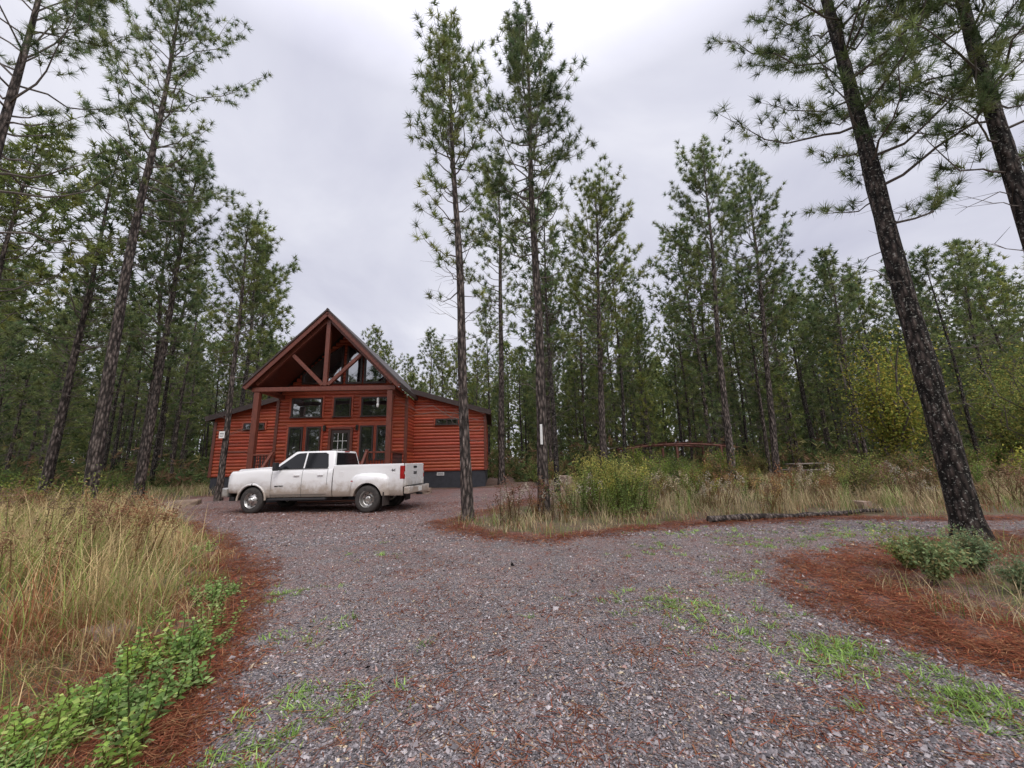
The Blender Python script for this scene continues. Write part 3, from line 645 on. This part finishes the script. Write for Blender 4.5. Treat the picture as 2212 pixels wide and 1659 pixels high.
def window(x0,x1,z0,z1,y=0.0,name="window",mull=0,sidex=None):
    w=empty(name,((x0+x1)/2,y,(z0+z1)/2));w.parent=cab
    if sidex is not None:
        w.location=(sidex,y,(z0+z1)/2);w.rotation_euler=(0,0,math.pi/2)
    W=x1-x0;Hh=z1-z0;f=.065
    g=box("glass",(0,-.07,0),(W-.04,.02,Hh-.04),M_GLASS,w,(rng.normal(0,.012),0,rng.normal(0,.015)))
    mb=MB()
    boxm(mb,(0,-.085,Hh/2),(W+f,.09,f));boxm(mb,(0,-.09,-Hh/2),(W+f+.08,.12,f))
    boxm(mb,(-W/2,-.085,0),(f,.088,Hh-f));boxm(mb,(W/2,-.085,0),(f,.088,Hh-f))
    for i in range(mull):boxm(mb,(-W/2+W*(i+1)/(mull+1),-.084,0),(.05,.05,Hh-f))
    mb.obj("frame",[M_FRAME],w)
    mb=MB();t=f/2+.05
    boxm(mb,(0,-.06,Hh/2+t+.01),(W+.3,.07,.09));boxm(mb,(-W/2-t-.01,-.06,-.0),(.09,.07,Hh+.1));boxm(mb,(W/2+t+.01,-.06,0),(.09,.07,Hh+.1))
    mb.obj("casing",[M_LOG],w);return w
window(-2.42,-1.02,3.86,4.78);window(-.38,.38,3.86,4.78);window(.95,2.35,3.86,4.78)
window(-2.46,-1.84,1.75,3.36);window(-1.62,-1.0,1.75,3.36)
window(.95,1.53,1.75,3.36);window(1.75,2.36,1.75,3.36)
window(4.35,5.5,3.55,3.83,YW,mull=1);window(-5.75,-4.75,3.5,3.8,YW,mull=1)
window(0,1.0,2.1,3.3,4.6,sidex=WR)
def gwin(x0,x1,z0,za,zb):
    w=empty("gable_window",(0,0,0));w.parent=cab
    def poly(y,off):
        return np.array([(x0+off,y,z0+off),(x1-off,y,z0+off),(x1-off,y,zb-off*.6),(x0+off,y,za-off*.6)])
    mb=MB();mb.add(poly(-.075,.03),[[0,1,2,3]]);mb.obj("glass",[M_GLASS],w)
    mb=MB();A=poly(-.13,-.04);B=poly(-.13,.05);A2=A+[0,.1,0];B2=B+[0,.06,0]
    V=np.vstack([A,B,A2,B2]);F=[]
    for i in range(4):
        j=(i+1)%4;F+=[[i,j,4+j,4+i],[i,8+i,8+j,j],[4+i,4+j,12+j,12+i]]
    mb.add(V,F);mb.obj("frame",[M_FRAME],w)
gwin(1.0,2.02,5.55,6.95,5.95);gwin(.12,.84,5.55,7.5,7.0);gwin(-.84,-.12,5.55,7.0,7.5);gwin(-2.02,-1.0,5.55,5.95,6.95)
d=empty("door",(0,0,FL));d.parent=cab
box("door_panel",(0,-.075,1.08),(.92,.04,2.1),M_FRAME,d,bev=.005)
box("door_glass",(0,-.1,1.25),(.66,.02,1.45),M_GLASS,d)
mb=MB()
for x in(-.52,.52):boxm(mb,(x,-.09,1.12),(.11,.11,2.24))
boxm(mb,(0,-.092,2.22),(.93,.11,.1));mb.obj("door_frame",[M_TIMBER],d)
mb=MB()
for x in(-.11,.11):boxm(mb,(x,-.115,1.25),(.02,.012,1.45))
for z in(.85,1.2,1.6):boxm(mb,(0,-.116,z),(.66,.012,.02))
mb.obj("muntin",[M_WHITE],d)
box("door_handle",(.38,-.13,1.0),(.03,.06,.14),M_BLACK,d)
for x in(-.78,.78):
    l=box("wall_lantern",(x,-.14,3.3),(.11,.14,.26),M_BLACK,cab,bev=.02);box("lamp_glass",(0,-.03,-.01),(.09,.1,.16),M_GLASS,l)
mb=MB();lathe(mb,[(0,0),(.05,.02),(.06,.16),(.02,.2),(.05,.24),(.05,.42),(.0,.46)],14);f=mb.obj("hanging_lantern",[M_WHITE],cab,True);f.rotation_euler=(math.pi/2,0,0);f.location=(2.25,-1.9,4.02)
box("lantern_cord",(2.25,-1.9,4.62),(.01,.01,.3),M_BLACK,cab)
# ------------------------------------------------------------------ truck
tp=NT("white_truck_paint");v=tp.pos('pos');n=tp.noise(v,3.5,6,.7);sx=tp.n('ShaderNodeSeparateXYZ');tp.l(v,sx.inputs[0])
hz=tp.math('ADD',tp.math('MULTIPLY',sx.outputs[2],-1.15),tp.math('MULTIPLY',n,.9))
dm=tp.math('ADD',hz,.84,True);dirt=tp.ramp(dm,[(.02,.02),(.28,.38),(.5,.85)])
tp.l(tp.mix(dirt,(.80,.80,.80),(.30,.23,.165)),tp.b.inputs['Base Color'])
tp.l(tp.ramp(dirt,[(0,.22),(.6,.8)]),tp.b.inputs['Roughness'])
tp.b.inputs['Coat Weight'].default_value=.4
M_PAINT=tp.m
M_TYRE=simple("tyre_rubber",(.045,.04,.037),.85,nscale=10,namp=.5)
M_CHROME=simple("dirty_chrome",(.5,.49,.47),.3,.85,nscale=6,namp=.3)
M_TGL=simple("tinted_glass",(.012,.013,.015),.08,spec=.3)
M_RED=simple("red_lens",(.35,.012,.012),.2,nscale=8,namp=.3)
M_LENS=simple("clear_lens",(.5,.5,.48),.12,nscale=8,namp=.3)
M_DARK=simple("dark_plastic",(.018,.018,.02),.6,nscale=7)
M_GAP=simple("panel_gap",(.05,.05,.05),.9)
M_MUD=simple("mud_flap_rubber",(.05,.04,.035),.9,nscale=5)
ang=math.atan2(-.50,4.45)
tx,ty=-9.12,13.75
off=np.array([-math.sin(ang),math.cos(ang)])*1.0
tr=empty("pickup_truck",(tx+off[0],ty+off[1],.0),ang,"muddy white four-door dual-rear-wheel pickup parked on gravel","pickup truck");tr.scale=(1,1,1.04)
def Wf(s):
    w=.985
    if s<-.7:w-=.075*((-.7-s)/.29)**2.5
    return w
def arch(s,c,r=.52,zc=.42,base=.5):
    q=r*r-(s-c)**2
    return max(base,zc+math.sqrt(q)) if q>0 else base
def section(s,kind):
    W=Wf(s)
    if kind=='body':
        zb=max(arch(s,0),.66 if s<-.55 else .5)
        top=1.27+.11*math.sqrt(min(1,max(0,(s+.99)/.10))) if s<-.89 else 1.38+.06*sm(-.89,.5,s)
        top=float(top) if s<.67 else 1.405
        cr=.06 if s<.7 else .0
        fr=[(W-.05,0),(W-.012,.07),(W+.0,.2),(W+.004,.42),(W,.6),(W-.012,.74),(W-.018,.82),(W-.035,.93),(W-.07,.985),(W-.15,1.0)]
        P=[(-y,zb+(top-zb)*f) for y,f in fr]
        P+=[(-.62,top+cr*.2),(-.55,top+cr),(-.25,top+cr*1.15),(0,top+cr*1.2)]
    else:
        zb=arch(s,4.3);top=1.50
        fr=[(W-.05,0),(W-.012,.07),(W,.2),(W+.004,.42),(W,.6),(W-.012,.78),(W-.02,.86),(W-.02,.95),(W-.03,.99),(W-.06,1.0),(W-.15,1.0),(W-.17,.97)]
        P=[(-y,zb+(top-zb)*f) for y,f in fr]+[(-(W-.17),.95),(-.4,.95),(0,.95)]
    Q=P+[(-y,z) for y,z in P[-2::-1]]
    return np.array(Q)
def loft(name,kind,ss,mat,cap0=False,cap1=False):
    S=[section(s,kind) for s in ss];m=len(S[0])
    V=np.array([[(s,y,z) for y,z in q] for s,q in zip(ss,S)]).reshape(-1,3)
    i,j=np.meshgrid(np.arange(len(ss)-1),np.arange(m-1),indexing='ij');a=(i*m+j).ravel()
    mb=MB();mb.add(V,np.stack([a,a+1,a+m+1,a+m],-1))
    if cap0:mb.add(V[:m],np.arange(m)[None,::-1])
    if cap1:mb.add(V[-m:],np.arange(m)[None,:])
    return mb.obj(name,[mat],tr,True)
b1=loft("body",'body',np.linspace(-.99,2.92,220),M_PAINT,True,True)
b2=loft("truck_bed",'bed',np.linspace(2.965,5.45,130),M_PAINT)
for o in(b1,b2):
    md=o.modifiers.new("es",'EDGE_SPLIT');md.split_angle=math.radians(38)
box("bed_front_panel",(2.985,0,1.2),(.04,1.75,.58),M_PAINT,tr)
box("chassis_frame",(2.3,0,.62),(6.1,1.05,.3),M_DARK,tr)
for c in(0,4.3):
    th=np.linspace(0,math.pi,20)
    for y0,y1 in((-.95,-.45),(.45,.95)):
        mb=MB();V=np.array([[(c+.53*math.cos(t),y,.42+.53*math.sin(t)) for y in(y0,y1)] for t in th]).reshape(-1,3)
        mb.add(V,np.array([[2*i,2*i+1,2*i+3,2*i+2] for i in range(19)]));mb.obj("wheel_well",[M_DARK],tr,True)
def hexa(name,B,T,zb,zt,mat,bev):
    bm=bmesh.new();vs=[bm.verts.new((x,y,zb)) for x,y in B]+[bm.verts.new((x,y,zt)) for x,y in T]
    bm.faces.new(vs[3::-1]);bm.faces.new(vs[4:8])
    for i in range(4):bm.faces.new([vs[i],vs[(i+1)%4],vs[4+(i+1)%4],vs[4+i]])
    bmesh.ops.bevel(bm,geom=bm.edges[:],offset=bev,segments=4,profile=.5,affect='EDGES')
    bmesh.ops.recalc_face_normals(bm,faces=bm.faces[:])
    me=bpy.data.meshes.new(name);bm.to_mesh(me);bm.free();me.materials.append(mat)
    for p in me.polygons:p.use_smooth=True
    return link(bpy.data.objects.new(name,me),tr)
cabo=hexa("cab_roof",[(.50,-.93),(2.95,-.93),(2.95,.93),(.50,.93)],[(1.36,-.72),(2.84,-.72),(2.84,.72),(1.36,.72)],1.34,1.99,M_PAINT,.055)
md=cabo.modifiers.new("es",'EDGE_SPLIT');md.split_angle=math.radians(30)
def yside(z,o=.008):return .93-(z-1.34)*(.21/.65)+o
def swin(name,pts,sgn):
    mb=MB();V=[(s,sgn*yside(z),z) for s,z in pts];V2=[(s,sgn*(yside(z)-.03),z) for s,z in pts];n=len(V)
    mb.add(V,[list(range(n)) if sgn<0 else list(range(n))[::-1]])
    mb.add(np.vstack([V,V2]),[[i,(i+1)%n,n+(i+1)%n,n+i] for i in range(n)])
    return mb.obj(name,[M_TGL],tr)
for sg in(-1,1):
    swin("side_window",[(.78,1.425),(.98,1.57),(1.40,1.88),(1.52,1.925),(1.79,1.935),(1.79,1.425)],sg)
    swin("side_window",[(1.85,1.425),(1.85,1.935),(2.50,1.925),(2.61,1.88),(2.72,1.47),(2.70,1.425)],sg)
mb=MB()
def wsx(z,o):return .50+(z-1.34)*(.86/.65)-o
V=[(wsx(1.47,.02),-.80,1.47),(wsx(1.92,.02),-.62,1.92),(wsx(1.92,.02),.62,1.92),(wsx(1.47,.02),.80,1.47)];mb.add(V,[[0,1,2,3]]);mb.obj("windshield",[M_TGL],tr)
def rsx(z):return 2.95-(z-1.34)*(.11/.65)+.006
mb=MB();V=[(rsx(1.46),-.78,1.46),(rsx(1.92),-.64,1.92),(rsx(1.92),.64,1.92),(rsx(1.46),.78,1.46)];mb.add(V,[[3,2,1,0]]);mb.obj("rear_window",[M_TGL],tr)
box("brake_lamp",(2.865,0,1.965),(.03,.3,.025),M_RED,tr,bev=.005)
def gap(s,kind='body',f0=0,f1=9,w=.006):
    P=np.array(section(s,kind)[f0:f1]);mb=MB()
    A=np.array([(s-w,y-.003,z) for y,z in P]);B=np.array([(s+w,y-.003,z) for y,z in P]);n=len(P)
    mb.add(np.vstack([A,B]),[[i,i+1,n+i+1,n+i] for i in range(n-1)]);mb.obj("door_seam",[M_GAP],tr)
gap(.69);gap(1.82);gap(2.74,f0=3)
mb=MB();mb.add([(.69,-.993,.58),(2.74,-.993,.58),(2.74,-.993,.592),(.69,-.993,.592)],[[0,1,2,3]]);mb.obj("sill_seam",[M_GAP],tr)
box("belt_moulding",(1.74,-.935,1.412),(1.98,.02,.02),M_DARK,tr)
for s in(1.62,2.5):box("door_handle",(s,-1.0,1.2),(.2,.035,.04),M_PAINT,tr,bev=.01)
box("fuel_door",(3.25,-.983,1.2),(.17,.01,.17),M_PAINT,tr,bev=.004)
for sg in(-1,1):
    mb=MB();ss=np.linspace(3.62,4.98,60);ff=np.linspace(0,1,12);V=[]
    for s in ss:
        q=abs(s-4.3)/.68;g=math.sqrt(max(0,1-q**3.2));zb=arch(s,4.3,.50,.42,.52)
        zt=1.0+.22*g
        for f in ff:
            h=math.sqrt(max(0,1-f**2.6));V.append((s,sg*(.975+.235*g*h),zb+(max(zt,zb+.02)-zb)*f))
    m=12;i,j=np.meshgrid(np.arange(59),np.arange(11),indexing='ij');a=(i*m+j).ravel()
    mb.add(V,np.stack([a,a+1,a+m+1,a+m],-1));
    mb.obj("rear_fender",[M_PAINT],tr,True)
    mb=MB();th=np.linspace(.0,math.pi,24)
    tube(mb,np.array([(.53*math.cos(t),sg*.995,.42+.52*math.sin(t)) for t in th]),.035,6);mb.obj("wheel_arch_trim",[M_PAINT],tr,True)
    box("marker_lamp",(3.72,sg*1.13,.98),(.06,.03,.03),M_RED,tr)
def wheel(x,y,out,kind):
    w=empty("wheel",(x,y,.42));w.parent=tr
    sgn=out
    mb=MB();prof=[(.25,-.12),(.33,-.125),(.395,-.115),(.415,-.09),(.42,-.05),(.42,.05),(.415,.09),(.395,.115),(.33,.125),(.25,.12)]
    lathe(mb,prof,44);
    for i in range(44):
        t=i*2*math.pi/44
        boxm(mb,(.419*math.cos(t),0.0,.419*math.sin(t)),(.012,.17,.022),0,(1,1,1),Matrix.Rotation(-t,4,'Y'))
    mb.obj("tyre",[M_TYRE],w,True)
    mb=MB()
    if kind=='f':pr=[(.255,.115),(.24,.10),(.225,.06),(.20,.045),(.17,.07),(.13,.10),(.095,.115),(.09,.16),(.06,.175),(0,.178)]
    else:pr=[(.255,.115),(.24,.10),(.232,.0),(.22,-.04),(.17,-.06),(.12,-.05),(.10,-.03),(.095,.04),(.06,.055),(0,.058)]
    pr=[(r,sgn*q) for r,q in pr];lathe(mb,pr,40)
    for i in range(8):
        t=i*math.pi/4;rr=.185;yy=sgn*(.068 if kind=='f' else -.050)
        th=np.arange(10)*2*math.pi/10
        V=[(rr*math.cos(t)+.026*math.cos(a),yy,rr*math.sin(t)+.026*math.sin(a)) for a in th];mb.add(V,[list(range(10))],1)
        q=t+.39;boxm(mb,(.115*math.cos(q),sgn*(.125 if kind=='f' else -.03),.115*math.sin(q)),(.022,.03,.022),1)
    mb.obj("rim",[M_CHROME,M_DARK],w,True)
for sg in(-1,1):
    wheel(0,sg*.865,sg,'f');wheel(4.3,sg*1.06,sg,'r');wheel(4.3,sg*.79,sg,'r')
    box("mud_flap",(4.86,sg*.95,.42),(.02,.5,.42),M_MUD,tr)
    box("running_board",(1.72,sg*.99,.44),(2.1,.16,.07),M_DARK,tr,bev=.02)
    mr=box("side_mirror",(.95,sg*1.16,1.5),(.12,.2,.27),M_DARK,tr,bev=.03);box("mirror_arm",(.03,-sg*.14,-.09),(.06,.2,.05),M_DARK,mr)
    box("headlight",(-.88,sg*.86,1.14),(.24,.14,.19),M_LENS,tr,(0,0,sg*.22),.03)
    tl=box("tail_light",(5.40,sg*.93,1.22),(.14,.125,.42),M_RED,tr,bev=.015)
    box("reverse_lamp",(.066,0,-.02),(.015,.07,.09),M_LENS,tl)
    box("rear_corner_panel",(5.41,sg*.92,.89),(.1,.12,.24),M_PAINT,tr,bev=.01)
box("front_bumper",(-1.04,0,.69),(.26,1.94,.32),M_CHROME,tr,bev=.05)
box("front_air_dam",(-.86,0,.47),(.2,1.7,.14),M_DARK,tr,bev=.02)
box("grille",(-.995,0,1.07),(.05,1.25,.38),M_DARK,tr,bev=.015)
tg_=box("tailgate",(5.455,0,1.14),(.06,1.72,.70),M_PAINT,tr,bev=.015)
box("tailgate_handle",(.035,0,.24),(.02,.3,.07),M_DARK,tg_,bev=.008)
rb=box("rear_bumper",(5.58,0,.66),(.2,2.0,.22),M_PAINT,tr,bev=.035)
box("bumper_step",(0,0,.115),(.17,1.2,.012),M_DARK,rb);box("licence_plate",(.105,0,0),(.012,.32,.15),M_WHITE,rb)
box("tow_hitch",(5.66,0,.5),(.2,.09,.08),M_DARK,tr)
box("fuel_tank",(2.6,-.45,.5),(1.1,.4,.26),M_DARK,tr,bev=.04)
def text(body,size,loc,rot,mat,parent,name):
    cu=bpy.data.curves.new("t",'FONT');cu.body=body;cu.size=size;cu.extrude=.003;cu.align_x='CENTER';cu.align_y='CENTER';cu.offset=.002
    o=bpy.data.objects.new("t",cu);COL.objects.link(o)
    dg=bpy.context.evaluated_depsgraph_get();me=bpy.data.meshes.new_from_object(o.evaluated_get(dg));bpy.data.objects.remove(o)
    me.materials.clear();me.materials.append(mat);q=bpy.data.objects.new(name,me);q.location=loc;q.rotation_euler=rot;link(q,parent)
text("RAM",.15,(.037,-.0,.04),(math.pi/2,0,math.pi/2),M_DARK,tg_,"tailgate_lettering")
text("HEAVY DUTY",.055,(1.0,-.995,.86),(math.pi/2,0,0),M_DARK,tr,"door_badge")
text("4x4",.09,(5.1,-.99,1.3),(math.pi/2,0,0),M_DARK,tr,"bed_badge")
# ------------------------------------------------------------------ signs on trees, pergola, table, pole
s1=box("tree_sign",(.80+.06,12.1-.22,2.32),(.075,.012,.62),M_WHITE,None,bev=.004);tag(s1,"narrow white vertical plate nailed to a pine trunk","sign")
s2=empty("notice_sign",(-13.12,17.36,3.05),0,"small white square notice fixed to a pine trunk","sign")
box("sign_board",(0,0,0),(.25,.012,.31),M_WHITE,s2,bev=.003);box("sign_mark",(0,-.008,.06),(.17,.003,.025),M_DARK,s2);box("sign_mark",(0,-.008,-.01),(.19,.003,.018),M_DARK,s2);box("sign_mark",(0,-.008,-.07),(.15,.003,.018),M_DARK,s2)
M_OLDW=simple("weathered_dark_timber",(.12,.045,.032),.8,nscale=6)
M_GREYW=simple("weathered_grey_timber",(.19,.16,.14),.85,nscale=6)
pg=empty("pergola",(9.6,23.0,Hs(9.6,23)),0,"low reddish timber pergola with curved top beam among weeds","pergola")
for x in(-2.6,0,2.6):
    for y in(0,2.2):box("post",(x,y,.95),(.11,.11,1.9),M_OLDW,pg)
for y in(0,2.2):
    mb=MB();s=np.linspace(-1,1,15)
    P=np.stack([s*2.95,0*s+y,1.85+.2*(1-s*s)],-1);tube(mb,P,.06,6,0,cap=True);mb.obj("arched_beam",[M_OLDW],pg)
for i in range(9):
    s=-1+i/4;box("slat",(s*2.8,1.1,1.97+.2*(1-s*s)),(.05,2.8,.07),M_OLDW,pg)
pt=empty("picnic_table",(15.3,20.6,Hs(15.3,20.6)),.15,"weathered wooden picnic table standing in tall weeds","picnic table")
for y in(-.3,-.1,.1,.3):box("table_plank",(0,y,.76),(1.9,.18,.045),M_GREYW,pt,bev=.005)
for s in(-1,1):
    box("bench",(0,s*.75,.46),(1.9,.26,.045),M_GREYW,pt,bev=.005);box("cross_rail",(s*.65,0,.42),(.08,1.7,.09),M_GREYW,pt)
    for t in(-1,1):box("leg",(s*.72,t*.38,.37),(.06,.1,.86),M_GREYW,pt,(t*.45,0,0))
M_TEAL=simple("teal_plastic",(.05,.22,.3),.5)
pl=empty("utility_pole",(11.9,21.5,Hs(11.9,21.5)),0,"thin dark pole with crossbar and teal sleeve in the weeds","pole")
mb=MB();tube(mb,[[0,0,-.1],[0,0,1.8],[0,0,3.5]],.035,8,0,cap=True);mb.obj("pole_shaft",[M_BLACK],pl,True)
mb=MB();tube(mb,[[0,0,.9],[0,0,1.3],[0,0,1.7]],.06,8,0,cap=True);mb.obj("pole_sleeve",[M_TEAL],pl,True)
box("crossbar",(0,0,3.45),(.8,.06,.06),M_BLACK,pl)
# ------------------------------------------------------------------ camera
p=math.radians(11.5);r=math.radians(1.5)
U=Vector((1,0,0));Vv=Vector((0,-math.sin(p),math.cos(p)));Fw=Vector((0,math.cos(p),math.sin(p)))
right=U*math.cos(r)-Vv*math.sin(r);up=U*math.sin(r)+Vv*math.cos(r)
cd=bpy.data.cameras.new("camera");cd.sensor_width=36;cd.lens=831/2212*36;cd.clip_end=2000;cd.clip_start=.05
co=bpy.data.objects.new("camera",cd);COL.objects.link(co)
m=Matrix((right,up,-Fw)).transposed().to_4x4();m.translation=Vector((0,0,1.5));co.matrix_world=m
SC.camera=co
# ------------------------------------------------------------------ light
sl=bpy.data.lights.new("sun",'SUN');sl.energy=1.5;sl.angle=math.radians(25);sl.color=(1,.96,.91)
so=bpy.data.objects.new("sun",sl);so.rotation_euler=(math.radians(38),math.radians(10),math.radians(20));COL.objects.link(so)
w=bpy.data.worlds.new("World");SC.world=w;w.use_nodes=True;nt=w.node_tree;bg=nt.nodes["Background"]
def wn(t,**k):
    x=nt.nodes.new(t)
    for a,b in k.items():setattr(x,a,b)
    return x
sky=wn('ShaderNodeTexSky',sky_type='NISHITA',sun_disc=False,sun_elevation=math.radians(50),sun_rotation=math.radians(160))
tc=wn('ShaderNodeTexCoord');sp=wn('ShaderNodeSeparateXYZ');nt.links.new(tc.outputs['Generated'],sp.inputs[0])
def wm(op,a,b):
    x=wn('ShaderNodeMath',operation=op)
    for i,v in enumerate((a,b)):
        if hasattr(v,'links'):nt.links.new(v,x.inputs[i])
        else:x.inputs[i].default_value=v
    return x.outputs[0]
def wramp(f,stops):
    rp=wn('ShaderNodeValToRGB');nt.links.new(f,rp.inputs[0]);e=rp.color_ramp.elements
    while len(e)<len(stops):e.new(.5)
    for i,(q,c) in enumerate(stops):e[i].position=q;e[i].color=(*c,1)
    return rp.outputs[0]
def wmix(typ,f,a,b):
    x=wn('ShaderNodeMixRGB',blend_type=typ);x.inputs[0].default_value=f
    nt.links.new(a,x.inputs[1])
    if hasattr(b,'links'):nt.links.new(b,x.inputs[2])
    else:x.inputs[2].default_value=(*b,1)
    return x.outputs[0]
zz=wm('ADD',wm('MAXIMUM',sp.outputs[2],0.0),.25)
cb=wn('ShaderNodeCombineXYZ');nt.links.new(wm('DIVIDE',sp.outputs[0],zz),cb.inputs[0]);nt.links.new(wm('DIVIDE',sp.outputs[1],zz),cb.inputs[1])
nz=wn('ShaderNodeTexNoise');nt.links.new(cb.outputs[0],nz.inputs['Vector']);nz.inputs['Scale'].default_value=1.25;nz.inputs['Detail'].default_value=6;nz.inputs['Roughness'].default_value=.52;nz.inputs['Distortion'].default_value=.4
cl=wramp(nz.outputs[0],[(.32,(.56,.565,.68)),(.5,(.70,.705,.80)),(.66,(.85,.85,.92))])
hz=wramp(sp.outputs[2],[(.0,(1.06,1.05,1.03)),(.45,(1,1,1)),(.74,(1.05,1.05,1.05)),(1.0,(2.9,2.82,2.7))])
az=wramp(wm('ADD',wm('MULTIPLY',sp.outputs[1],-.5),.5),[(.5,(1,1,1)),(.95,(2.1,2.03,1.94))])  # brightness added to the unseen sky behind the camera, to light the scene
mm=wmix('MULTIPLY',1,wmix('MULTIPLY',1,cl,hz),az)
sk=wmix('MULTIPLY',1,sky.outputs[0],(.08,.08,.08))
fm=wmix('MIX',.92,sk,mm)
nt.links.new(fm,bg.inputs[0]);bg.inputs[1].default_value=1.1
SC.view_settings.view_transform='Standard';SC.view_settings.look='None';SC.view_settings.exposure=0
